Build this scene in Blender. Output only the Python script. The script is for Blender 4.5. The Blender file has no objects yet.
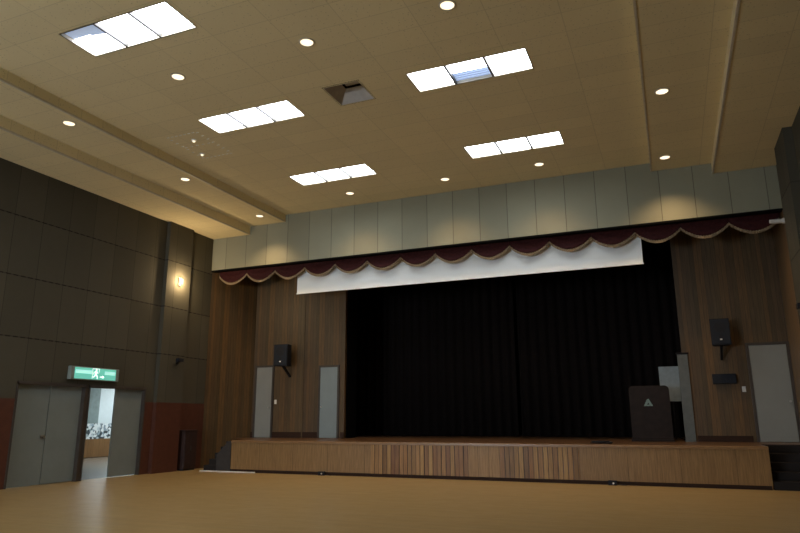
import bpy, bmesh, math, random
from mathutils import Vector, Matrix
random.seed(7)
sc = bpy.context.scene
C = sc.collection

# ------------------------------------------------------------------ camera, world, exposure
cam_d = bpy.data.cameras.new('camera'); cam = bpy.data.objects.new('camera', cam_d); C.objects.link(cam)
cam_d.sensor_width = 36; cam_d.sensor_fit = 'HORIZONTAL'; cam_d.lens = 643.94/800*36
cam_d.clip_end = 200; cam_d.clip_start = 0.05
def _cam():
    y, p, r = [math.radians(a) for a in (22.608, 13.246, -0.223)]
    fw = Vector((-math.sin(y)*math.cos(p), math.cos(y)*math.cos(p), math.sin(p)))
    rt = Vector((math.cos(y), math.sin(y), 0)); up = rt.cross(fw)
    r2 = rt*math.cos(r)+up*math.sin(r); u2 = -rt*math.sin(r)+up*math.cos(r)
    m = Matrix((r2, u2, -fw)).transposed().to_4x4(); m.translation = Vector((0, 0, 1.6))
    cam.matrix_world = m
_cam()
sc.camera = cam
sc.view_settings.view_transform = 'Standard'; sc.view_settings.look = 'None'
sc.view_settings.gamma = 1; sc.view_settings.use_curve_mapping = False
sc.view_settings.exposure = 0.0
W = bpy.data.worlds.new('world'); sc.world = W; W.use_nodes = True
W.node_tree.nodes['Background'].inputs[0].default_value = (0.55, 0.65, 0.8, 1)
W.node_tree.nodes['Background'].inputs[1].default_value = 0.3
SKY_E = 12.0        # brightness of the frosted skylight panes
LOBBY_W = 60.0      # watts of the added, unseen lobby fill lamp
SPOT_W = 110.0       # watts of a ceiling downlight
REAR_FILL_E = 26.0      # brightness of the added, unseen rear window band

# ------------------------------------------------------------------ helpers
def srgb(r, g, b):
    return tuple(((c/255/12.92) if c/255 <= .04045 else ((c/255+.055)/1.055)**2.4) for c in (r, g, b))+(1,)
class MB:
    def __init__(s): s.bm = bmesh.new()
    def box(s, x0, x1, y0, y1, z0, z1, bev=0, rz=0, piv=None):
        vs = [s.bm.verts.new((x, y, z)) for x in (x0, x1) for y in (y0, y1) for z in (z0, z1)]
        fs = [(0,1,3,2),(4,6,7,5),(0,4,5,1),(2,3,7,6),(0,2,6,4),(1,5,7,3)]
        F = [s.bm.faces.new([vs[i] for i in f]) for f in fs]
        if bev:
            es = list({e for f in F for e in f.edges})
            bmesh.ops.bevel(s.bm, geom=es, offset=bev, segments=2, affect='EDGES', profile=.5)
        return s
    def quad(s, a, b, c, d):
        s.bm.faces.new([s.bm.verts.new(p) for p in (a, b, c, d)]); return s
    def prism(s, pts, z0, z1, axis='z'):
        def P(u, v, w):
            return (u, v, w) if axis == 'z' else ((u, w, v) if axis == 'y' else (w, u, v))
        a = [s.bm.verts.new(P(u, v, z0)) for u, v in pts]; b = [s.bm.verts.new(P(u, v, z1)) for u, v in pts]
        n = len(pts)
        s.bm.faces.new(a); s.bm.faces.new(b[::-1])
        for i in range(n): s.bm.faces.new((a[i], b[i], b[(i+1) % n], a[(i+1) % n]))
        return s
    def cyl(s, p0, p1, r0, r1=None, n=16):
        r1 = r0 if r1 is None else r1
        p0, p1 = Vector(p0), Vector(p1); d = (p1-p0).normalized()
        a = d.orthogonal().normalized(); b = d.cross(a)
        A = [s.bm.verts.new(p0+(a*math.cos(t)+b*math.sin(t))*r0) for t in [2*math.pi*i/n for i in range(n)]]
        B = [s.bm.verts.new(p1+(a*math.cos(t)+b*math.sin(t))*r1) for t in [2*math.pi*i/n for i in range(n)]]
        s.bm.faces.new(A[::-1]); s.bm.faces.new(B)
        for i in range(n): s.bm.faces.new((A[i], A[(i+1) % n], B[(i+1) % n], B[i]))
        return s
    def tube(s, pts, r, n=8):
        for a, b in zip(pts, pts[1:]): s.cyl(a, b, r, r, n)
        return s
    def build(s, name, mat, parent=None, smooth=False, loc=(0,0,0), rz=0):
        bmesh.ops.recalc_face_normals(s.bm, faces=s.bm.faces)
        me = bpy.data.meshes.new(name); s.bm.to_mesh(me); s.bm.free()
        me.materials.append(mat)
        if smooth:
            for p in me.polygons: p.use_smooth = True
        o = bpy.data.objects.new(name, me); C.objects.link(o)
        o.location = loc; o.rotation_euler = (0, 0, rz)
        if parent: o.parent = parent
        return o
def tag(o, label, cat, group=None, kind=None):
    o['label'] = label; o['category'] = cat
    if group: o['group'] = group
    if kind: o['kind'] = kind
    return o
def thing(name, label, cat, loc=(0,0,0), rz=0, group=None):
    o = bpy.data.objects.new(name, None); C.objects.link(o); o.empty_display_size = .1
    o.location = loc; o.rotation_euler = (0, 0, rz)
    return tag(o, label, cat, group)
def struct(o, label=None, cat=None):
    o['kind'] = 'structure'
    if label: o['label'] = label
    if cat: o['category'] = cat
    return o
def copy_tree(o, parent=None):
    c = o.copy(); C.objects.link(c)
    if parent: c.parent = parent
    for ch in list(o.children): copy_tree(ch, c)
    return c

# ------------------------------------------------------------------ materials
class NT:
    def __init__(s, name, rough=.6, spec=.5, metal=0):
        s.m = bpy.data.materials.new(name); s.m.use_nodes = True
        s.t = s.m.node_tree; s.b = s.t.nodes['Principled BSDF']
        s.b.inputs['Roughness'].default_value = rough; s.b.inputs['Metallic'].default_value = metal
        s.b.inputs['Specular IOR Level'].default_value = spec
        s.tc = s.t.nodes.new('ShaderNodeTexCoord')
        s.sep = s.t.nodes.new('ShaderNodeSeparateXYZ'); s.t.links.new(s.tc.outputs['Object'], s.sep.inputs[0])
    def L(s, a, b): s.t.links.new(a, b)
    def math(s, op, a, b=None, c=None):
        n = s.t.nodes.new('ShaderNodeMath'); n.operation = op
        for i, v in enumerate((a, b, c)):
            if v is None: continue
            if isinstance(v, (int, float)): n.inputs[i].default_value = v
            else: s.L(v, n.inputs[i])
        return n.outputs[0]
    def vec(s, x, y, z):
        n = s.t.nodes.new('ShaderNodeCombineXYZ')
        for i, v in enumerate((x, y, z)):
            if isinstance(v, (int, float)): n.inputs[i].default_value = v
            else: s.L(v, n.inputs[i])
        return n.outputs[0]
    def white(s, v):
        n = s.t.nodes.new('ShaderNodeTexWhiteNoise'); n.noise_dimensions = '3D'; s.L(v, n.inputs['Vector']); return n.outputs['Value']
    def noise(s, v, scale, detail=3, rough=.6):
        n = s.t.nodes.new('ShaderNodeTexNoise'); s.L(v, n.inputs['Vector'])
        n.inputs['Scale'].default_value = scale; n.inputs['Detail'].default_value = detail; n.inputs['Roughness'].default_value = rough
        return n.outputs['Fac']
    def ramp(s, fac, stops):
        n = s.t.nodes.new('ShaderNodeValToRGB'); s.L(fac, n.inputs[0])
        e = n.color_ramp.elements
        while len(e) < len(stops): e.new(.5)
        for el, (p, c) in zip(e, stops): el.position = p; el.color = c
        return n.outputs[0]
    def mix(s, fac, a, b, mode='MIX'):
        n = s.t.nodes.new('ShaderNodeMix'); n.data_type = 'RGBA'; n.blend_type = mode
        for i, v in ((0, fac), (6, a), (7, b)):
            if isinstance(v, (int, float)): n.inputs[i].default_value = v
            elif isinstance(v, tuple): n.inputs[i].default_value = v
            else: s.L(v, n.inputs[i])
        return n.outputs[2]
    def bump(s, h, strength=.3, dist=.01):
        n = s.t.nodes.new('ShaderNodeBump'); n.inputs['Strength'].default_value = strength; n.inputs['Distance'].default_value = dist
        s.L(h, n.inputs['Height']); s.L(n.outputs[0], s.b.inputs['Normal'])
    def col(s, c):
        if isinstance(c, tuple): s.b.inputs['Base Color'].default_value = c
        else: s.L(c, s.b.inputs['Base Color'])
        return s.m
def plain(name, c, rough=.6, spec=.5, metal=0, var=.12, scale=6):
    n = NT(name, rough, spec, metal)
    f = n.noise(n.tc.outputs['Object'], scale)
    d = tuple(x*(1-var) for x in c[:3])+(1,); l = tuple(min(1, x*(1+var)) for x in c[:3])+(1,)
    return n.col(n.ramp(f, [(.3, d), (.7, l)]))
def emit(name, c, e):
    m = bpy.data.materials.new(name); m.use_nodes = True
    b = m.node_tree.nodes['Principled BSDF']
    b.inputs['Base Color'].default_value = (0, 0, 0, 1) if e > 1.5 else c
    b.inputs['Emission Color'].default_value = c; b.inputs['Emission Strength'].default_value = e
    return m
def line_mask(n, coord, period, width, off=0.0):     # 1 on a joint line
    f = n.math('FRACT', n.math('DIVIDE', n.math('ADD', coord, 1000*period-off), period))
    a = n.math('ABSOLUTE', n.math('SUBTRACT', f, .5))
    return n.math('GREATER_THAN', a, .5-width/period/2)
def panels(name, base, seam, pu, pv, offu=0, offv=0, u='Y', v='Z', wu=.02, wv=.03, dash=False):
    n = NT(name, .85, .2)
    U, V = n.sep.outputs[u], n.sep.outputs[v]
    cu = n.math('FLOOR', n.math('DIVIDE', n.math('SUBTRACT', U, offu), pu)); cv = n.math('FLOOR', n.math('DIVIDE', n.math('SUBTRACT', V, offv), pv))
    r = n.white(n.vec(cu, cv, 3.0))
    g = n.noise(n.tc.outputs['Object'], 3, 4)
    c0 = n.ramp(r, [(0, tuple(x*.86 for x in base[:3])+(1,)), (1, tuple(x*1.1 for x in base[:3])+(1,))])
    c1 = n.mix(n.math('MULTIPLY', g, .35), c0, tuple(x*.7 for x in base[:3])+(1,))
    mu = line_mask(n, U, pu, wu, offu); mv = line_mask(n, V, pv, wv, offv)
    if dash:
        d = n.math('GREATER_THAN', n.math('FRACT', n.math('DIVIDE', n.math('ADD', U, 100.0), .2)), .35)
        mv = n.math('MULTIPLY', mv, n.math('ADD', n.math('MULTIPLY', d, .55), .45))
    mu = n.math('MULTIPLY', mu, .6)
    m = n.math('MAXIMUM', mu, mv)
    n.bump(n.math('MULTIPLY', m, -1.0), .4, .01)
    return n.col(n.mix(m, c1, seam))
def planks(name, cols, w, u='X', grain='Z', rough=.45, groove=.012, length=None, gdark=.45, spec=.4):
    n = NT(name, rough, spec)
    U = n.sep.outputs[u]; G = n.sep.outputs[grain]
    i = n.math('FLOOR', n.math('DIVIDE', U, w))
    if length:
        off = n.math('MULTIPLY', n.white(n.vec(i, 5.0, 1.0)), length)
        j = n.math('FLOOR', n.math('DIVIDE', n.math('ADD', G, off), length))
    else: j = 0.0
    r = n.white(n.vec(i, j, 2.0))
    st = [(k/(len(cols)-1), c) for k, c in enumerate(cols)]
    c0 = n.ramp(r, st)
    gv = n.noise(n.vec(n.math('MULTIPLY', U, 30.0), n.math('MULTIPLY', G, 1.4), r), 1.5, 4, .65)
    c1 = n.mix(1.0, c0, n.ramp(gv, [(.3, (.66, .64, .62, 1)), (.7, (1.18, 1.15, 1.1, 1))]), 'MULTIPLY')
    m = n.math('MULTIPLY', line_mask(n, U, w, groove), gdark)
    n.bump(n.math('MULTIPLY', m, -1.0), .3, .006)
    return n.col(n.mix(m, c1, (.02, .012, .006, 1)))

CEIL = (.78, .68, .42, 1)
def ceiling_mat():
    n = NT('acoustic_ceiling_tile', .85, .2)
    U, V = n.sep.outputs['X'], n.sep.outputs['Y']
    r = n.white(n.vec(n.math('FLOOR', n.math('DIVIDE', U, 1.2)), n.math('FLOOR', n.math('DIVIDE', V, .6)), 1.0))
    g = n.noise(n.tc.outputs['Object'], 1.2, 3)
    c0 = n.ramp(r, [(0, tuple(x*.97 for x in CEIL[:3])+(1,)), (1, tuple(x*1.03 for x in CEIL[:3])+(1,))])
    c1 = n.mix(n.math('MULTIPLY', g, .3), c0, tuple(x*.78 for x in CEIL[:3])+(1,))
    holes = n.t.nodes.new('ShaderNodeTexVoronoi'); holes.inputs['Scale'].default_value = 14; n.L(n.tc.outputs['Object'], holes.inputs['Vector'])
    h = n.math('MULTIPLY', n.math('LESS_THAN', holes.outputs['Distance'], .16), .3)
    m = n.math('MULTIPLY', n.math('MAXIMUM', line_mask(n, U, 1.2, .014), line_mask(n, V, .6, .014)), .2)
    return n.col(n.mix(n.math('MAXIMUM', m, h), c1, (.09, .06, .03, 1)))
def floor_mat():
    n = NT('varnished_gym_floor', .3, .5)
    U, V = n.sep.outputs['X'], n.sep.outputs['Y']
    i = n.math('FLOOR', n.math('DIVIDE', V, .09))
    off = n.math('MULTIPLY', n.white(n.vec(i, 5.0, 1.0)), 1.8)
    j = n.math('FLOOR', n.math('DIVIDE', n.math('ADD', U, off), 1.8))
    r = n.white(n.vec(i, j, 2.0))
    c0 = n.ramp(r, [(0, (.335, .23, .094, 1)), (.5, (.355, .245, .10, 1)), (1, (.375, .26, .108, 1))])
    g = n.noise(n.vec(n.math('MULTIPLY', U, 1.2), n.math('MULTIPLY', V, 14.0), r), 2, 4)
    c1 = n.mix(1.0, c0, n.ramp(g, [(.3, (.9, .9, .89, 1)), (.7, (1.06, 1.06, 1.06, 1))]), 'MULTIPLY')
    m = n.math('MULTIPLY', line_mask(n, V, .45, .012), .14)
    n.L(n.math('ADD', n.math('MULTIPLY', n.noise(n.tc.outputs['Object'], 2.5), .12), .29), n.b.inputs['Roughness'])
    return n.col(n.mix(m, c1, (.08, .04, .015, 1)))
M = dict(
    ceil=ceiling_mat(), floor=floor_mat(),
    lw=panels('olive_wall_panel', (.082, .076, .056, 1), (.016, .014, .01, 1), .8, 1.51, .1, .565, 'Y', 'Z', .014, .028, True),
    head=panels('grey_fabric_header_panel', (.30, .30, .222, 1), (.05, .045, .038, 1), .845, 6.0, -5.76, 3.0, 'X', 'Z', .02, .01),
    backw=panels('rear_wall_panel', (.2, .175, .13, 1), (.03, .025, .02, 1), .85, 1.5, 0, .6, 'X', 'Z', .014, .02),
    red=plain('red_brown_wainscot', (.085, .028, .015, 1), .55, .4),
    wood=planks('vertical_oak_boards', [(.075, .052, .026, 1), (.115, .077, .035, 1), (.095, .064, .033, 1), (.15, .088, .035, 1), (.085, .056, .029, 1)], .115),
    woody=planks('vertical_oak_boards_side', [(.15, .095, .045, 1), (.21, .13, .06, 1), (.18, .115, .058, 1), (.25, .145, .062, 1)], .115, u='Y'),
    veneer=planks('stage_front_veneer', [(.26, .155, .06, 1), (.30, .177, .069, 1), (.28, .165, .063, 1)], 1.18, groove=.014, gdark=.5),
    ribs=planks('stage_front_ribbing', [(.18, .09, .03, 1), (.34, .19, .06, 1), (.43, .25, .08, 1), (.22, .10, .035, 1), (.33, .165, .05, 1), (.38, .21, .07, 1)], .124, groove=.02, gdark=.6),
    deck=planks('stage_deck_boards', [(.13, .07, .034, 1), (.16, .085, .04, 1), (.12, .062, .03, 1)], .09, u='Y', grain='X', rough=.33),
    nosing=plain('stage_nosing_wood', (.26, .145, .06, 1), .35),
    darkbase=plain('dark_skirting', (.035, .017, .010, 1), .7, .2),
    frame=plain('dark_door_frame', (.05, .04, .032, 1), .5),
    door=plain('grey_painted_door', (.185, .215, .21, 1), .5, .4, var=.05, scale=2),
    doorw=plain('pale_grey_door', (.25, .262, .245, 1), .45, .4, var=.04, scale=2),
    doorb=plain('pale_blue_grey_door', (.22, .27, .28, 1), .4, .45, var=.04, scale=2),
    steel=plain('brushed_steel', (.5, .48, .45, 1), .3, .5, 1),
    trim=plain('pale_metal_trim', (.55, .50, .40, 1), .4, .5),
    mull=plain('skylight_bar', (.12, .12, .12, 1), .5),
    black=plain('black_plastic', (.013, .014, .018, 1), .6, .25),
    grille=plain('speaker_grille', (.018, .022, .03, 1), .7, .2, var=.4, scale=120),
    white=plain('white_plastic', (.75, .74, .70, 1), .5),
    screen=plain('projection_screen', (.88, .93, .94, 1), .9, .1, var=.02, scale=.8),
    velvet=plain('maroon_velvet', (.045, .010, .010, 1), .8, .2, var=.3, scale=14),
    gold=plain('gold_fringe', (.26, .19, .115, 1), .7, .3, var=.3, scale=60),
    drape=plain('near_black_drape', (.014, .011, .010, 1), .95, .05),
    dark=plain('black_stage_shell', (.006, .006, .006, 1), .95, .05),
    lect=plain('dark_walnut', (.016, .010, .008, 1), .6, .2, var=.25, scale=5),
    stair=plain('dark_stair_carpet', (.022, .019, .018, 1), .9, .2),
    stairside=plain('dark_stair_side', (.05, .045, .042, 1), .8, .2),
    cab=plain('dark_maroon_cabinet', (.035, .018, .015, 1), .5, .4),
    hatch=plain('grey_hatch_lining', (.40, .37, .33, 1), .7),
    lobbyw=plain('lobby_white_wall', (.62, .68, .68, 1), .8, .2, var=.03),
    lobbyg=plain('lobby_grey_column', (.22, .27, .26, 1), .8, .2),
    lobbyf=plain('lobby_floor', (.20, .17, .13, 1), .25, .5),
    counter=planks('counter_boards', [(.22, .115, .045, 1), (.26, .14, .055, 1)], .3, u='Y'),
    emblem=plain('pale_emblem', (.16, .24, .22, 1), .4),
)
def mosaic():
    n = NT('pebble_mosaic', .4)
    v = n.t.nodes.new('ShaderNodeTexVoronoi'); v.inputs['Scale'].default_value = 9; n.L(n.tc.outputs['Object'], v.inputs['Vector'])
    s = n.t.nodes.new('ShaderNodeSeparateColor'); n.L(v.outputs['Color'], s.inputs[0])
    return n.col(n.ramp(s.outputs[0], [(0, (.03, .04, .05, 1)), (.3, (.05, .08, .09, 1)), (.5, (.3, .4, .45, 1)), (.8, (.8, .85, .85, 1))]))
M['mosaic'] = mosaic()
sky_m = emit('frosted_skylight_pane', (.93, .96, 1.0, 1), SKY_E)
sky_dim = emit('dim_skylight_glow', (.42, .52, .72, 1), .6)  # dim blue glow painting the light well behind a pane and backlit slats
louvre_m = emit('louvre_backing', (.62, .75, .92, 1), .8)
lamp_m = emit('downlight_lens', (1.0, .82, .58, 1), 1.7)
sconce_m = emit('sconce_lens', (1.0, .74, .42, 1), 4.0)
rear_fill_m = emit('rear_fill_glazing', (.78, .88, 1.0, 1), REAR_FILL_E)
lobby_m = emit('lobby_fill_glow', (.85, .95, 1.0, 1), 20.0)
green_m = emit('exit_green_face', (.13, .50, .40, 1), .8)
green_b = emit('exit_tube_glow', (.36, .78, .68, 1), .95)
exitw_m = emit('exit_white_pictogram', (.85, 1, .95, 1), 1.05)

# ------------------------------------------------------------------ room dimensions
XL, XR = -14.8, 2.97
YB, YH = -7.0, 18.07
H0, H1, H2 = 8.44, 8.19, 7.895
XA, XB, XC, XD = -11.79, -13.23, -0.016, 1.484
HB = 6.74
YS, ZS = 17.15, .941

# ------------------------------------------------------------------ floor, ceiling, walls
fl = MB().box(XL-.2, XR+.2, YB-.2, YH+2.2, -.1, 0).build('floor', M['floor']); struct(fl)

SX = [(-9.73, -7.31), (-4.44, -2.02)]
SYc = [7.68, 11.45, 15.43, 3.81]
SH = .78
holes = [(a, b, y-SH/2, y+SH/2) for a, b in SX for y in (SYc if a < -6 else SYc[1:3])]
HATCH = (-6.28, -5.48, 10.9, 11.72)
holes.append(HATCH)
def ceiling():
    xs = sorted({XA, XC} | {h[0] for h in holes} | {h[1] for h in holes})
    ys = sorted({YB, YH} | {h[2] for h in holes} | {h[3] for h in holes})
    mb = MB(); vd = {}
    def V(x, y, z):
        k = (round(x, 4), round(y, 4), round(z, 4))
        if k not in vd: vd[k] = mb.bm.verts.new(k)
        return vd[k]
    for x0, x1 in zip(xs, xs[1:]):
        for y0, y1 in zip(ys, ys[1:]):
            cx, cy = (x0+x1)/2, (y0+y1)/2
            if any(h[0] < cx < h[1] and h[2] < cy < h[3] for h in holes): continue
            mb.bm.faces.new((V(x0, y0, H0), V(x0, y1, H0), V(x1, y1, H0), V(x1, y0, H0)))
    for x0, z0, x1, z1 in [(XL, H2, XB, H2), (XB, H2, XB, H1), (XB, H1, XA, H1), (XA, H1, XA, H0),
                           (XC, H0, XC, H1), (XC, H1, XD, H1), (XD, H1, XD, H2), (XD, H2, XR, H2)]:
        for y0, y1 in zip(ys, ys[1:]):
            mb.bm.faces.new((V(x0, y0, z0), V(x0, y1, z0), V(x1, y1, z1), V(x1, y0, z1)))
    bmesh.ops.recalc_face_normals(mb.bm, faces=mb.bm.faces)
    me = bpy.data.meshes.new('ceiling'); mb.bm.to_mesh(me); mb.bm.free(); me.materials.append(M['ceil'])
    o = bpy.data.objects.new('ceiling', me); C.objects.link(o); struct(o)
ceiling()
for i, (x, z, s) in enumerate([(XA, H1, -1), (XB, H2, -1), (XC, H1, 1), (XD, H2, 1)]):
    struct(MB().box(min(x-s*.012, x+s*.03), max(x-s*.012, x+s*.03), YB, YH, z-.015, z+.03).build('trim_%d' % (i+1), M['trim']))

# left wall with two door openings
D1 = (11.14, 13.20); D2 = (13.29, 15.40); DT = 2.50
WT = .16
mb = MB()
mb.box(XL-WT, XL, YB, D1[0], 2.1, 8.1).box(XL-WT, XL, D1[0], D2[1], DT, 8.1).box(XL-WT, XL, D2[1], YH+.2, 2.1, 8.1)
struct(mb.build('wall_left', M['lw']))
mb = MB().box(XL-WT, XL+.004, YB, D1[0], 0, 2.1).box(XL-WT, XL+.004, D2[1], YH+.1, 0, 2.1)
struct(mb.build('trim_5', M['red']))
struct(MB().box(XL-WT, XL+.01, D1[1], D2[0], 0, DT).build('trim_11', M['frame']))
# pilaster on the left wall
struct(MB().box(XL, XL+.14, 15.75, 16.85, 2.1, H2, .0).build('trim_6', M['lw']))
struct(MB().box(XL+.004, XL+.145, 15.75, 16.85, 0, 2.1).build('trim_7', M['red']))
# right wall
struct(MB().box(XR, XR+.16, YB, YH, 2.1, 8.1).build('wall_right', M['lw']))
struct(MB().box(XR-.004, XR+.16, YB, YH, 0, 2.1).build('trim_8', M['red']))
struct(MB().box(XR-.19, XR, 15.6, 16.85, 0, H2).build('trim_9', M['lw']))
# rear wall with an unseen window band added to light the hall
struct(MB().box(XL-.16, XR+.16, YB-.16, YB, 0, 1.0).box(XL-.16, XR+.16, YB-.16, YB, 4.4, 8.6)
       .box(XL-.16, XL+1, YB-.16, YB, 1.0, 4.4).box(XR-1, XR+.16, YB-.16, YB, 1.0, 4.4)
       .box(-8.6, XR-.9, YB-.16, YB, 1.0, 4.4).build('wall_back', M['backw']))
for i, (a, b) in enumerate([(XL+1, -8.6)]):
    w = struct(MB().box(a, b, YB-.12, YB-.09, 1.0, 4.4).build('window_%d' % (i+1), rear_fill_m))
    fr = MB()
    for k in range(7):
        x = a+(b-a)*k/6; fr.box(x-.04, x+.04, YB-.09, YB-.02, 1.0, 4.4)
    fr.box(a, b, YB-.09, YB-.02, 1.0, 1.08).box(a, b, YB-.09, YB-.02, 2.7, 2.78).box(a, b, YB-.09, YB-.02, 4.32, 4.4)
    fr.build('window_frame', M['trim'], w)
# header wall over the stage opening
struct(MB().box(XL, XR, YH, YH+.16, HB, 8.5).build('wall_header', M['head']))
struct(MB().box(XL, XR, YH+.001, YH+.2, HB-.05, HB).build('trim_10', M['dark']))  # dark strip standing in for the shade under the header edge

# panelled walls at both sides of the stage, each in local axes (x along the wall)
def wallseg(name, p0, p1, z0, z1, mat, th=.12):
    d = Vector((p1[0]-p0[0], p1[1]-p0[1])); L = d.length
    return struct(MB().box(0, L, 0, th, 0, z1-z0).build(name, mat, None, loc=(p0[0], p0[1], z0), rz=math.atan2(d.y, d.x)))
YW = 20.0
wallseg('wall_stage_left', (XL, YH+.05), (-14.17, YW), 0, 7.4, M['wood'])
wallseg('wall_stage_left', (-14.17, YW), (-12.05, YW), ZS, 7.4, M['wood'])
wallseg('wall_stage_left', (-12.05, YW+.02), (-10.42, YW+.02), ZS, 7.4, M['wood'])
wallseg('wall_stage_right', (.31, YW), (XR, YW), ZS, 7.4, M['wood'])
struct(MB().box(XR, XR+.12, YH, YW+.2, 0, 7.4).build('wall_stage_right', M['woody']))
struct(MB().box(-10.52, -10.42, YW+.22, YW+.9, ZS, 7.4).build('wall_stage_left', M['dark']))
struct(MB().box(.31, .41, YW+.12, YW+.9, ZS, 7.4).build('wall_stage_right', M['dark']))
# skirting on the stage
struct(MB().box(-14.17, -14.08, YW-.02, YW, ZS, ZS+.2).box(-13.26, -12.09, YW-.02, YW, ZS, ZS+.2)
       .box(-12.03, -11.42, YW, YW+.02, ZS, ZS+.2).box(-10.55, -10.42, YW, YW+.02, ZS, ZS+.2).build('baseboard_left', M['darkbase']))
struct(MB().box(.5, 1.85, YW-.02, YW, ZS, ZS+.16).build('baseboard_right', M['darkbase']))
# dark stage house
struct(MB().box(-14.3, 3.1, 26, 26.1, 0, 9).build('wall_stage_back', M['dark']))
struct(MB().box(-14.3, -14.2, YW+.15, 26, 0, 9).build('wall_stage_side', M['dark']))
struct(MB().box(XR, 3.1, YW+.2, 26, 0, 9).build('wall_stage_side', M['dark']))
struct(MB().box(XL, 3.1, YH+.2, 26, 7.4, 7.5).build('ceiling', M['dark']))

# ------------------------------------------------------------------ stage
st = thing('stage', 'raised wooden stage with panelled front and dark glossy deck', 'stage', (-5.5, YS, 0))
def sub(mb, name, mat, parent, **k):       # build in world axes, then hang below the parent
    o = mb.build(name, mat, None, **k); o.parent = parent; o.matrix_parent_inverse = Matrix.LocRotScale(parent.location, parent.rotation_euler, None).inverted(); return o
sub(MB().prism([(-12.84, YS+.03), (1.86, YS+.03), (1.86, 18.62), (2.95, 18.62), (2.95, 25.9), (-14.15, 25.9), (-14.15, 19.98), (-14.40, 19.25), (-12.84, 17.82)], .75, ZS-.001), 'deck', M['deck'], st)
sub(MB().box(-12.84, -8.05, YS, YS+.03, .09, ZS-.07), 'front_panel', M['veneer'], st)
sub(MB().box(-2.32, 1.86, YS, YS+.03, .09, ZS-.07), 'front_panel', M['veneer'], st)
rb = rb1 = MB(); rb2 = MB(); x = -8.05
i = 0
while x < -2.33:
    if -5.28 < x < -4.45:
        if rb is not rb2: rb = rb2
        x += .124; continue
    x2 = min(x+.124, -2.32)
    d = random.choice([0, .012, .02, .03]) if not (-5.3 < x < -4.5) else 0
    rb.box(x+.003, x2-.003, YS-d*.6, YS+.03, .09, ZS-.07); x = x2; i += 1
sub(rb1, 'ribbed_panel', M['ribs'], st); sub(rb2, 'ribbed_panel', M['ribs'], st)
sub(MB().box(-5.20, -4.33, YS-.002, YS+.03, .09, ZS-.07), 'front_panel', planks('stage_front_wide_boards', [(.31, .175, .06, 1), (.37, .215, .075, 1), (.33, .185, .06, 1)], .29, groove=.016, gdark=.5), st)
sub(MB().box(-12.84, 1.86, YS-.03, YS+.1, ZS-.07, ZS+.003, .008), 'nosing', M['nosing'], st)
sub(MB().box(-12.80, 1.84, YS+.015, YS+.05, 0, .09), 'kickboard', M['darkbase'], st)
sub(MB().prism([(-12.84, YS+.031), (-12.80, YS+.031), (-12.80, 17.85), (-14.36, 19.25), (-14.40, 19.25), (-12.84, 17.82)], 0, .75), 'side_panel', M['stairside'], st)
sub(MB().box(1.82, 1.86, YS+.031, 18.6, 0, .75), 'side_panel', M['veneer'], st)
sub(MB().box(1.9, 2.95, 18.59, 18.62, 0, .75), 'side_panel', M['stairside'], st)

# side stairs
ls = thing('stage_steps', 'dark carpeted steps climbing to the stage beside the left wall', 'stairs', (-13.36, 17.6, 0))
n = 5
for k in range(n):
    a = -13.9+k*.205
    sub(MB().box(a, -12.87, YS+.04, YS+.62, ZS*k/n+.0005, ZS*(k+1)/n-.005 if k < n-1 else ZS-.03, .006), 'step', M['stair'], ls)
pts = [(-13.9, 0)]
for k in range(n): pts += [(-13.9+k*.205, ZS*(k+1)/n-.02 if k == n-1 else ZS*(k+1)/n), (-13.9+(k+1)*.205, ZS*(k+1)/n-.02 if k == n-1 else ZS*(k+1)/n)]
pts = [(-13.4, 0), (-13.4, .5), (-13.2, .7), (-13.0, .9), (-12.87, .93), (-12.87, 0)]
sub(MB().prism(pts, YS+.015, YS+.038, 'y'), 'side_panel', M['stairside'], ls)
rs = thing('stage_steps', 'dark carpeted steps climbing to the stage beside the right wall', 'stairs', (2.4, 17.2, 0))
for k in range(n):
    a = YS+.02+k*.285
    sub(MB().box(1.88, 2.76 if a < 16.9 else 2.95, a, 18.58, ZS*k/n+.0005, ZS*(k+1)/n-.006, .006), 'step', M['stair'], rs)
struct(MB().box(-13.95, -11.9, 17.06, 17.12, .0005, .03).build('baseboard_stage', M['white']))

# ------------------------------------------------------------------ doors in the left wall
def leaf(mb_y0, y1, parent, x=XL-.09, z1=DT-.05):
    return sub(MB().box(x-.045, x, mb_y0, y1, .018, z1, .004), 'door_leaf', M['door'], parent)
def frame_left(D, par):
    a, b = D
    mb = MB().box(XL-.13, XL+.03, a, a+.045, 0, DT).box(XL-.13, XL+.03, b-.045, b, 0, DT).box(XL-.13, XL+.03, a, b, DT-.05, DT+.03)
    sub(mb, 'door_frame', M['frame'], par)
d1 = struct(thing('door_1', 'closed grey double door in the left wall beneath the sign', 'door', (XL, 12.18, 0)))
frame_left(D1, d1)
l1 = leaf(D1[0]+.05, 12.165, d1); l2 = leaf(12.185, D1[1]-.05, d1)
h = MB().cyl((XL-.09, 12.08, 1.17), (XL-.03, 12.08, 1.17), .018).cyl((XL-.035, 12.08, 1.17), (XL-.0, 12.08, 1.17), .034).cyl((XL-.09, 12.08, 1.17), (XL-.082, 12.08, 1.17), .045)
o = sub(h, 'door_knob', M['steel'], d1)
d2 = struct(thing('door_2', 'grey double door with one leaf open to a lit lobby', 'door', (XL, 14.46, 0)))
frame_left(D2, d2)
leaf(14.33, D2[1]-.05, d2)
ol = MB().box(-.045, 0, 0, .86, .035, DT-.05, .004).build('door_leaf', M['door'], d2)
ol.location = (-.14, 13.34-14.46, 0); ol.rotation_euler = (0, 0, math.radians(97))

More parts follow.
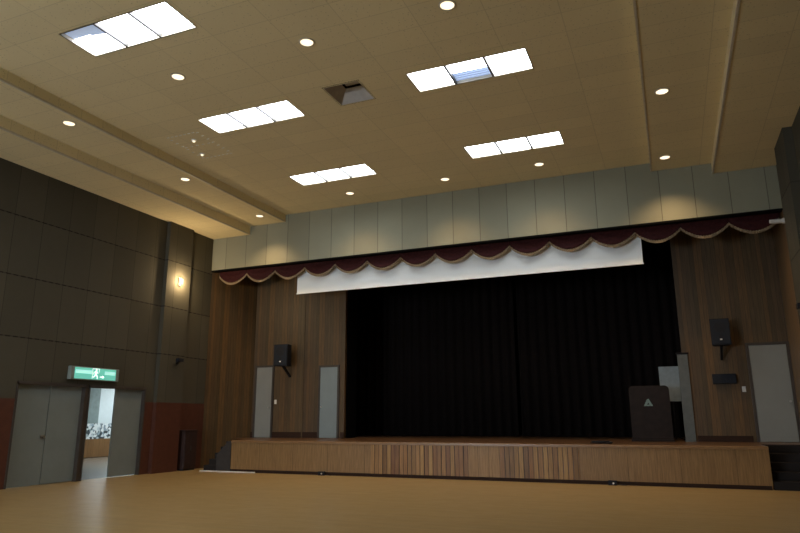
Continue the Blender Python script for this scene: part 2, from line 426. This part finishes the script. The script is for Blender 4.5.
# lobby seen through the open leaf
struct(MB().box(-24, XL-.2, 9, 27, -.1, 0).build('floor_lobby', M['lobbyf']))
struct(MB().box(-24.1, -24, 9, 27, 0, 3.6).build('wall_lobby', M['lobbyw']))
struct(MB().box(-24, XL-.2, 27, 27.1, 0, 3.6).box(-24, XL-.2, 8.9, 9, 0, 3.6).build('wall_lobby', M['lobbyw']))
struct(MB().box(-24, XL-.2, 9, 27, 3.6, 3.7).build('ceiling_lobby', M['lobbyw']))
struct(MB().box(-23.95, -23.7, 19.5, 21.97, 0, 3.58).build('trim_12', M['lobbyg']))
ct = thing('reception_counter', 'wooden counter with a pebbled band, seen through the open door', 'counter', (-23.3, 22.3, 0))
sub(MB().box(-23.68, -23.1, 20.2, 25.0, .03, .78), 'counter_body', M['counter'], ct)
sub(MB().box(-23.62, -23.12, 20.3, 24.9, .781, 1.42), 'pebbled_panel', M['mosaic'], ct)
sub(MB().box(-23.68, -23.14, 20.2, 25.0, 0, .029), 'plinth', M['darkbase'], ct)
ll = thing('lobby_fill_light', 'unseen square fill light added in the lobby beyond the open door', 'ceiling light', (-19.5, 19.5, 3.56))  # out of view, added to brighten the lobby behind the open leaf
sub(MB().box(-20.3, -18.7, 18.7, 20.3, 3.56, 3.6), 'frame', M['white'], ll)
sub(MB().box(-20.25, -18.75, 18.75, 20.25, 3.545, 3.559), 'diffuser', lobby_m, ll)
ll2 = thing('lobby_fill_light', 'unseen square fill light added in the lobby close to the counter', 'ceiling light', (-21.8, 23.3, 3.56))  # second added lamp, also out of view, brightens the counter end
sub(MB().box(-22.6, -21.0, 22.5, 24.1, 3.56, 3.6), 'frame', M['white'], ll2)
sub(MB().box(-22.55, -21.05, 22.55, 24.05, 3.545, 3.559), 'diffuser', lobby_m, ll2)

# exit sign
ex = thing('exit_sign', 'long lit green exit sign with white running figure above the doors', 'exit sign', (XL, 13.43, 2.64))
sub(MB().box(XL+.001, XL+.13, 12.55, 14.18, 2.64, 2.99, .012), 'housing', plain('sign_housing', (.2, .24, .22, 1), .5), ex)
sub(MB().box(XL+.13, XL+.136, 12.66, 14.06, 2.665, 2.965), 'green_face', green_m, ex)
sub(MB().box(XL+.136, XL+.138, 12.69, 13.22, 2.81, 2.90), 'tube_glow', green_b, ex)
sub(MB().box(XL+.136, XL+.138, 13.66, 14.03, 2.81, 2.90), 'tube_glow', green_b, ex)
fx = XL+.1395
fig = MB()
def bar(mb, a, b, w):      # a bar on the sign face, coordinates (y, z)
    a, b = Vector(a), Vector(b); d = (b-a).normalized(); q = Vector((-d.y, d.x))*w/2
    mb.quad(*[(fx, p.x, p.y) for p in (a+q, b+q, b-q, a-q)])
c0 = 13.36
fig.cyl((fx-.002, c0+.01, 2.925), (fx+.001, c0+.01, 2.925), .028)
for a, b, w in [((c0, 2.895), (c0-.01, 2.79), .055), ((c0-.01, 2.80), (c0+.06, 2.745), .032), ((c0+.06, 2.745), (c0+.05, 2.685), .028),
                ((c0-.02, 2.80), (c0-.05, 2.74), .032), ((c0-.05, 2.74), (c0-.11, 2.72), .026), ((c0+.01, 2.875), (c0+.075, 2.83), .022),
                ((c0-.01, 2.88), (c0-.075, 2.85), .022), ((c0-.075, 2.85), (c0-.09, 2.80), .02),
                ((c0-.12, 2.68), (c0-.12, 2.955), .014), ((c0-.12, 2.955), (c0+.10, 2.955), .014), ((c0+.10, 2.955), (c0+.10, 2.85), .014)]:
    bar(fig, a, b, w)
sub(fig, 'pictogram', exitw_m, ex)
arr = MB()
for a, b, w in [((c0+.14, 2.74), (c0+.27, 2.74), .028), ((c0+.27, 2.74), (c0+.22, 2.775), .02), ((c0+.27, 2.74), (c0+.22, 2.705), .02)]: bar(arr, a, b, w)
sub(arr, 'arrow', exitw_m, ex)

# wall sconce on pilaster
sx = XL+.14
sco = thing('wall_sconce', 'small glowing wall lamp high on the left pilaster', 'wall lamp', (sx, 16.34, 5.85))
sub(MB().box(sx, sx+.03, 16.28, 16.40, 5.85, 6.13, .005), 'back_plate', M['trim'], sco)
sub(MB().cyl((sx+.08, 16.34, 5.91), (sx+.08, 16.34, 6.07), .05, .05, 20), 'shade', sconce_m, sco, smooth=False)
pl = bpy.data.lights.new('sconce_glow', 'POINT'); pl.energy = 85; pl.color = (1, .72, .40); pl.shadow_soft_size = .06
po = bpy.data.objects.new('sconce_glow', pl); C.objects.link(po); po.parent = sco; po.location = (.24, 0, .14)

# small cameras on the walls
def wcam(x, y, z, s, label):
    t = thing('wall_camera', label, 'camera', (x, y, z), 0)
    sub(MB().box(min(x, x+s*.03), max(x, x+s*.03), y-.05, y+.05, z-.09, z+.03), 'wall_plate', M['black'], t)
    sub(MB().cyl((x+s*.03, y, z-.03), (x+s*.12, y, z+.0), .018), 'bracket_arm', M['black'], t)
    sub(MB().box(min(x+s*.07, x+s*.22), max(x+s*.07, x+s*.22), y-.14, y+.07, z-.02, z+.09, .01), 'camera_body', M['black'], t)
    sub(MB().cyl((x+s*.145, y-.14, z+.035), (x+s*.145, y-.17, z+.035), .035), 'lens_hood', M['grille'], t)
wcam(XL+.14, 16.5, 3.4, 1, 'small black camera on the left pilaster below the wall lamp')
wcam(XR-.19, 15.62, 3.83, -1, 'small black camera on the right pilaster at the picture edge')

# dark cabinet by the left wall
cb = thing('floor_cabinet', 'tall narrow dark maroon cabinet standing by the red wainscot', 'cabinet', (-14.66, 17.28, 0))
sub(MB().box(-14.79, -14.55, 17.0, 17.58, .05, 1.2, .008), 'body', M['cab'], cb)
sub(MB().box(-14.79, -14.53, 16.98, 17.6, 1.2, 1.25, .008), 'top', M['cab'], cb)
sub(MB().box(-14.79, -14.57, 17.02, 17.56, 0, .05), 'plinth', M['black'], cb)
for a, b in ((17.02, 17.285), (17.295, 17.56)):
    dd = sub(MB().box(-14.55, -14.53, a, b, .09, 1.17, .005), 'cabinet_door', M['cab'], cb)
    k = 17.27 if a < 17.1 else 17.31
    hd = MB().box(-14.53, -14.515, k-.008, k+.008, .6, .75).build('handle', M['frame'], None); hd.parent = dd

# ------------------------------------------------------------------ doors on the stage
def stage_door(num, x0, x1, z1, y, mat, label, sw=.07, knob=1):
    t = struct(thing('door_%d' % num, label, 'door', ((x0+x1)/2, y, ZS)))
    sub(MB().box(x0-sw, x0, y-.05, y-.001, ZS, z1+sw).box(x1, x1+sw, y-.05, y-.001, ZS, z1+sw).box(x0-sw, x1+sw, y-.051, y-.001, z1, z1+sw), 'door_frame', M['frame'], t)
    sub(MB().box(x0+.004, x1-.004, y-.035, y-.002, ZS+.01, z1-.004, .004), 'door_leaf', mat, t)
    kx = x1-.08 if knob > 0 else x0+.08
    sub(MB().cyl((kx, y-.035, ZS+1.05), (kx, y-.075, ZS+1.05), .014).cyl((kx, y-.07, ZS+1.05), (kx, y-.1, ZS+1.05), .03), 'door_knob', M['steel'], t)
    return t
stage_door(3, -14.0, -13.33, 3.42, YW, M['doorw'], 'narrow pale door on the stage beside the left speaker')
stage_door(4, -11.36, -10.68, 3.34, YW+.02, M['doorb'], 'narrow bluish door on the stage next to the dark opening', knob=-1)
stage_door(5, 2.0, 2.9, 3.50, YW, M['doorw'], 'wide pale door on the stage beside the right wall')
# narrow leaf folded beside the right edge of the opening
d6 = thing('folding_panel', 'narrow pale panel standing upright at the right edge of the stage opening', 'panel', (.45, YW-.05, ZS))
MB().box(-.27, 0, -.02, .02, .0, 2.38, .004).build('leaf', plain('dim_grey_panel', (.13, .15, .15, 1), .6), d6).rotation_euler = (0, 0, math.radians(12))
MB().box(-.30, .03, -.035, .03, 2.385, 2.43, .005).build('top_rail', M['black'], d6).rotation_euler = (0, 0, math.radians(12))

# switches
def switch(x, z, label):
    t = thing('light_switch', label, 'switch', (x, YW, z))
    sub(MB().box(x-.045, x+.045, YW-.014, YW-.001, z-.075, z+.075, .004), 'plate', M['white'], t)
    sub(MB().box(x-.02, x+.02, YW-.022, YW-.014, z-.035, z+.035, .003), 'rocker', M['white'], t)
switch(-13.17, 2.18, 'small white switch right of the narrow pale left door')
switch(1.77, 2.33, 'small white switch left of the wide pale right door')

# speakers
def speaker(x, z, w, hgt, label, rz, s):
    t = thing('loudspeaker', label, 'speaker', (x, YW-.52, z), rz)
    MB().prism([(-w/2, -.18), (w/2, -.18), (w*.34, .2), (-w*.34, .2)], 0, hgt).build('cabinet', M['black'], t)
    MB().box(-w/2+.02, w/2-.02, -.2, -.18, .03, hgt-.03, .006).build('grille', M['grille'], t)
    MB().cyl((0, -.2, hgt*.66), (0, -.206, hgt*.66), w*.3, n=28).build('woofer', M['black'], t)
    MB().cyl((0, -.2, hgt*.3), (0, -.206, hgt*.3), w*.13, n=20).build('tweeter', M['black'], t)
    MB().box(-.028, .028, -.211, -.2, .13, .165).build('badge', M['white'], t)
    MB().prism([(-.05, .0), (.1, 0), (.515, -.33), (.455, -.36)], -.03, .03, 'x').build('bracket', M['black'], t)
    return t
speaker(-12.58, 3.39, .56, .75, 'black loudspeaker bracketed to the wall near the left stage doors', 0, 1)
speaker(1.31, 3.48, .48, .71, 'black loudspeaker bracketed to the wall near the right stage door', 0, -1)

cp = thing('control_panel', 'low black wall box mounted under the right loudspeaker', 'control box', (1.31, YW, 2.47))
sub(MB().box(1.02, 1.61, YW-.12, YW-.001, 2.48, 2.75, .01), 'housing', M['black'], cp)
sub(MB().box(1.05, 1.58, YW-.125, YW-.12, 2.51, 2.72), 'front_plate', M['grille'], cp)
for k in range(4): sub(MB().cyl((1.12+k*.12, YW-.125, 2.6), (1.12+k*.12, YW-.145, 2.6), .022), 'dial', M['black'], cp)

# ------------------------------------------------------------------ lectern and board
LY = 19.95
lc = thing('lectern', 'dark walnut lectern with rounded top and pale emblem, on the stage', 'lectern', (-.645, LY, ZS))
w2 = .53
prof = [(-w2, .12), (-w2, 1.41)]
for k in range(7):
    a = math.pi - k*math.pi/12; prof.append((-w2+.12+.12*math.cos(a), 1.41+.11*math.sin(a)))
for k in range(7):
    a = math.pi/2 - k*math.pi/12; prof.append((w2-.12+.12*math.cos(a), 1.41+.11*math.sin(a)))
prof += [(w2, 1.41), (w2, .12)]
MB().prism(prof, -.25, -.2, 'y').build('front_panel', M['lect'], lc)
MB().box(-w2, -w2+.03, -.2, .2, .12, 1.3).build('side_panel', M['lect'], lc)
MB().box(w2-.03, w2, -.2, .2, .12, 1.3).build('side_panel', M['lect'], lc)
MB().prism([(-.2, 1.31), (.24, 1.20), (.24, 1.24), (-.2, 1.35)], -w2+.03, w2-.03, 'x').build('reading_desk', M['lect'], lc)
MB().box(-w2+.03, w2-.03, -.2, .18, .5, .53).build('shelf', M['lect'], lc)
MB().box(-w2-.03, w2+.03, -.29, .24, .0, .06, .01).box(-w2-.01, w2+.01, -.27, .22, .06, .12, .01).build('base', M['lect'], lc)
em = MB()
e = .001
tri = [(-.12, .96), (-.03, 1.14), (.02, 1.16), (.12, .96), (.05, .96), (0, 1.06), (-.05, .96)]
em.prism([(x-.04, z) for x, z in tri], -.258, -.2505, 'y'); em.box(-.075, -.005, -.258, -.2505, .96, 1.0)
em.build('emblem', M['emblem'], lc)

bd = thing('notice_board', 'blank white board on a black stand behind the lectern', 'board', (-.04, 20.62, ZS))
MB().box(-.31, .32, -.015, .015, 1.10, 2.10, .004).build('board', plain('grey_white_board', (.24, .28, .29, 1), .5), bd)
MB().cyl((0, .035, .03), (0, .035, 1.9), .017).build('pole', M['black'], bd)
for a in (20, 140, 260):
    MB().cyl((0, .035, .12), (.28*math.cos(math.radians(a)), .035+.28*math.sin(math.radians(a)), .012), .012).build('leg', M['black'], bd)

# cable coil on stage edge
cc = MB(); pts = []
for k in range(46):
    a = k*.5; r = .12+.07*math.sin(k*1.3); pts.append((-1.82+r*1.5*math.cos(a), YS+.6+r*.8*math.sin(a), ZS+.012+.0012*k))
tag(cc.tube(pts, .012, 6).build('cable_coil', M['black']), 'black cable lying coiled near the stage edge left of the lectern', 'cable')

# floor boxes at the stage foot
def fbox(x, label):
    t = thing('socket_box', label, 'socket box', (x, YS-.08, 0))
    MB().box(-.1, .1, -.045, .045, 0, .11, .008).build('housing', M['black'], t)
    MB().cyl((.02, -.046, .05), (.02, -.06, .05), .022, n=12).build('socket', M['white'], t)
    MB().tube([(.1, 0, .03), (.2, .02, .012), (.32, -.01, .012)], .009, 6).build('cable', M['black'], t)
fbox(-9.58, 'small black socket box at the stage foot on the left')
fbox(-1.56, 'small black socket box at the stage foot below the lectern')

# ------------------------------------------------------------------ screen, valance, stage drapes
ps = thing('projection_screen', 'wide white projection screen lowered a little behind the valance', 'screen', (-5.98, 18.62, 5.73))
MB().box(-5.59, 5.53, -.006, .006, .03, 1.2).build('screen_cloth', M['screen'], ps)
MB().box(-5.61, 5.55, -.02, .02, 0, .035, .006).build('bottom_bar', M['screen'], ps)
for hx in (-5.3, 0, 5.3): MB().cyl((hx, 0, 1.3), (hx, 0, 1.67), .012).build('hanger', M['black'], ps)
MB().cyl((-5.5, 0, 1.28), (5.52, 0, 1.28), .09).build('roller_case', M['black'], ps)

va = thing('stage_valance', 'maroon scalloped valance with gold fringe hung across the stage', 'valance', ((XL+XR)/2, 18.42, 6.6))
NS = 15; X0, X1 = -14.70, 2.93; SW = (X1-X0)/NS
def swag():
    mb = MB(); nu, nv = 28, 12; V = []
    for i in range(nu+1):
        u = i/nu; col = []
        zb = 6.60-.31*math.sin(math.pi*u)**.85 if 0 < u < 1 else 6.60
        for j in range(nv+1):
            v = j/nv; z = 7.05+(zb-7.05)*v
            y = -.02-.035*math.sin(v*v*16)*math.sin(math.pi*u)**.6-.05*math.sin(math.pi*u)*v
            col.append(mb.bm.verts.new(((u-.5)*SW, y, z-6.6)))
        V.append(col)
    for i in range(nu):
        for j in range(nv): mb.bm.faces.new((V[i][j], V[i+1][j], V[i+1][j+1], V[i][j+1]))
    o = mb.build('swag', M['velvet'], None, True)
    mb = MB(); V = []
    for i in range(nu*2+1):
        u = i/nu/2; s = math.sin(math.pi*u) if 0 < u < 1 else 0
        zb = -.31*s**.85
        y = -.02-.035*math.sin(16)*s**.6-.05*s-.004
        V.append([mb.bm.verts.new(((u-.5)*SW, y-.006*math.sin(i*2), zb+.012)), mb.bm.verts.new(((u-.5)*SW, y-.012*math.sin(i*2), zb-.07))])
    for i in range(nu*2): mb.bm.faces.new((V[i][0], V[i+1][0], V[i+1][1], V[i][1]))
    f = mb.build('fringe', M['gold'], o, False)
    for q in (o, f):
        m = q.modifiers.new('thickness', 'SOLIDIFY'); m.thickness = .008
    return o
s0 = swag()
for k in range(NS):
    o = s0 if k == 0 else copy_tree(s0)
    o.parent = va; o.location = (X0+SW*(k+.5)-va.location.x, 0, 0)

def drape(name, x0, x1, y, z0, z1, mat, label, amp=.08, per=.35, cat='curtain', group=None):
    mb = MB(); n = int((x1-x0)/per*8); A = []
    for i in range(n+1):
        x = x0+(x1-x0)*i/n; yy = amp*math.sin(2*math.pi*(x-x0)/per)+.03*math.sin(x*5)
        A.append((mb.bm.verts.new((x, y+yy, z0)), mb.bm.verts.new((x, y+yy*.7, z1))))
    for a, b in zip(A, A[1:]): mb.bm.faces.new((a[0], b[0], b[1], a[1]))
    o = mb.build(name, mat, None, True)
    m = o.modifiers.new('thickness', 'SOLIDIFY'); m.thickness = .015
    tag(o, label, cat, group)
drape('stage_curtain', -13.5, -5.2, 23.5, ZS+.02, 7.35, M['drape'], 'left half of the near black curtain closing the stage rear')
drape('stage_curtain', -5.1, 3.4, 23.5, ZS+.02, 7.35, M['drape'], 'right half of the near black curtain closing the stage rear')

# small white fixture at the right end of the valance
wf = thing('corner_spotlight', 'small white lamp where the valance meets the right wall', 'lamp', (2.80, 17.95, 6.3))
sub(MB().cyl((2.62, 17.85, 6.36), (2.9, 17.9, 6.36), .05, .06, 16), 'lamp_body', M['white'], wf, smooth=False)
sub(MB().box(2.9, 2.969, 17.84, 17.96, 6.3, 6.42), 'bracket', M['white'], wf)

# ------------------------------------------------------------------ skylights
def skylight(cx, cy, label, dim=None):
    t = thing('skylight', label, 'skylight', (cx, cy, H0), 0, 'ceiling skylights')
    w = 2.42/2; hh = SH/2; T = .09
    MB().box(-w-.03, -w, -hh-.03, hh+.03, 0, T+.02).box(w, w+.03, -hh-.03, hh+.03, 0, T+.02).box(-w, w, -hh-.03, -hh, 0, T+.02).box(-w, w, hh, hh+.03, 0, T+.02).build('frame', M['trim'], t)
    for k in (-1, 1):
        MB().box(k*w/3-.022, k*w/3+.022, -hh, hh, .0, T).build('glazing_bar', M['mull'], t)
    for k in range(3):
        a = -w+k*2*w/3+(0.018 if k else 0); b = -w+(k+1)*2*w/3-(0.018 if k < 2 else 0)
        if dim == 'louvre' and k == 1:
            MB().box(a, b, -hh, .05, T-.02, T).build('pane', sky_m, t)
            lv = MB()
            for q in range(4): lv.box(a, b, hh-.065-q*.085, hh-.02-q*.085, T-.03, T-.01)
            lv.build('louvre', sky_dim, t)  # slats given a weak glow so they look backlit
            MB().box(a, b, .05, hh, T, T+.012).build('pane', louvre_m, t)
        elif dim == 'grey_part' and k == 0:
            MB().prism([(a, hh), (b, hh), (b, .0), (a+.42, -.06), (a+.38, -.1), (a, -.1)], T-.02, T).build('pane', sky_m, t)
            MB().prism([(a, -.1), (a+.38, -.1), (a+.42, -.06), (b, .0), (b, -hh), (a, -hh)], T-.02, T).build('pane', sky_dim, t)
        else:
            MB().box(a, b, -hh, hh, T-.02, T).build('pane', sky_m, t)
names = {(0,0): ('skylight nearest the camera on the left, one pane partly greyish', 'grey_part'), (0,1): ('bright skylight in the middle of the left row', None),
         (0,2): ('bright skylight at the stage end of the left row', None), (1,1): ('skylight with striped louvre in its middle pane, right row', 'louvre'),
         (1,2): ('bright skylight at the stage end of the right row', None), 
         (0,3): ('unseen left row skylight added above the camera to light the hall', None),  # out of view, added to bring more daylight into the hall
}
for (a, b), (lab, dm) in names.items():
    skylight((SX[a][0]+SX[a][1])/2, SYc[b], lab, dm)

# ------------------------------------------------------------------ downlights
def make_down():
    t = thing('downlight', 'x', 'ceiling light', (0, 0, 0), 0, 'round ceiling downlights')
    mb = MB(); n = 28; R = [(.15, 0), (.15, -.012), (.125, -.018), (.118, -.004)]
    rings = [[mb.bm.verts.new((r*math.cos(2*math.pi*i/n), r*math.sin(2*math.pi*i/n), z)) for i in range(n)] for r, z in R]
    for A, B in zip(rings, rings[1:]):
        for i in range(n): mb.bm.faces.new((A[i], A[(i+1) % n], B[(i+1) % n], B[i]))
    mb.build('trim_ring', M['trim'], t)
    MB().cyl((0, 0, -.004), (0, 0, -.010), .118, n=28).build('lens', lamp_m, t)
    return t
dn = [(-8.79, 9.3, H0, 'downlight between the two nearest left skylights'), (-5.72, 9.25, H0, 'downlight near the top, level with the open ceiling hatch'),
      (-2.95, 9.22, H0, 'downlight at the top edge of the picture above the striped skylight'), (-8.75, 16.97, H0, 'downlight beside the farthest left skylight, near the header'),
      (-5.63, 16.99, H0, 'downlight midway between the two farthest skylights'), (-2.86, 16.93, H0, 'downlight just behind the farthest right skylight'),
      (-12.18, 9.62, H1, 'downlight in the left lowered strip, nearest the camera'), (-12.17, 13.48, H1, 'middle downlight of the left lowered ceiling strip'),
      (-12.21, 17.15, H1, 'downlight at the stage end of the left lowered strip'), (.35, 13.35, H1, 'nearer downlight in the right lowered ceiling strip'),
      (.35, 17.13, H1, 'downlight at the stage end of the right lowered strip')]
d0 = make_down(); 
for k, (x, y, z, lab) in enumerate(dn):
    o = d0 if k == 0 else copy_tree(d0)
    o.location = (x, y, z); o['label'] = lab
    l = bpy.data.lights.new('downlight_beam', 'SPOT'); l.energy = SPOT_W*(3.6 if (abs(x-.35) < .1 or x < -12) else 1.9)*(1.0 if y > 16 else .18); l.color = (1, .66, .34)
    l.spot_size = math.radians(114); l.spot_blend = 1; l.shadow_soft_size = .1
    lo = bpy.data.objects.new('downlight_beam', l); C.objects.link(lo); lo.parent = o; lo.location = (0, 0, -.03)

# open ceiling hatch
hx0, hx1, hy0, hy1 = HATCH
ht = thing('ceiling_hatch', 'square open hatch recessed in the ceiling between the skylight rows', 'hatch', ((hx0+hx1)/2, (hy0+hy1)/2, H0))
mb = MB(); T = .26; q = .2
lo = [(hx0, hy0, H0-.004), (hx1, hy0, H0-.004), (hx1, hy1, H0-.004), (hx0, hy1, H0-.004)]
up = [(hx0+q, hy0+q*.6, H0+T), (hx1-q*.6, hy0+q*.6, H0+T), (hx1-q*.6, hy1-q, H0+T), (hx0+q, hy1-q, H0+T)]
for k in range(4): mb.quad(lo[k], lo[(k+1) % 4], up[(k+1) % 4], up[k])
sub(mb, 'lining', M['hatch'], ht)
sub(MB().box(hx0-.02, hx1+.02, hy0-.02, hy1+.02, H0+T+.2, H0+T+.22).box(hx0-.04, hx0-.02, hy0-.04, hy1+.04, H0, H0+T+.22).box(hx1+.02, hx1+.04, hy0-.04, hy1+.04, H0, H0+T+.22).box(hx0-.02, hx1+.02, hy0-.04, hy0-.02, H0, H0+T+.22).box(hx0-.02, hx1+.02, hy1+.02, hy1+.04, H0, H0+T+.22), 'dark_void', M['dark'], ht)
sub(MB().box(hx0+q+.05, hx1-q*.6-.05, hy0+q*.6+.02, hy1-q-.06, H0+T+.02, H0+T+.04), 'duct_cover', M['hatch'], ht)

# access panel outline and detectors
ap = thing('access_panel', 'square access panel outlined in dotted pale trim beside the left skylights', 'access panel', (-10.78, 12.3, H0))
def dots(a, b, n=7):
    for k in range(n):
        t = (k+.2)/n; x = a[0]+(b[0]-a[0])*t; y = a[1]+(b[1]-a[1])*t; sub(MB().box(x-.035, x+.035, y-.012, y+.012, H0-.012, H0-.001), 'trim_dot', M['white'], ap)
P = [(-11.1, 11.55), (-10.2, 11.55), (-10.2, 12.95), (-11.1, 12.95)]
for a, b in zip(P, P[1:]+P[:1]): dots(a, b)
dots((-11.1, 12.2), (-10.2, 12.2), 5)
def det(x, y, label):
    t = thing('smoke_detector', label, 'detector', (x, y, H0), 0)
    MB().cyl((0, 0, -.001), (0, 0, -.03), .07, .06).build('base', M['white'], t)
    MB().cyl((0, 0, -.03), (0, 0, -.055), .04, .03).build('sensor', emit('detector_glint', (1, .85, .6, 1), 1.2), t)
det(-10.57, 11.91, 'small pale detector in the dotted panel, the nearer one')
det(-10.95, 12.69, 'small pale detector in the dotted panel, closer to the stage')
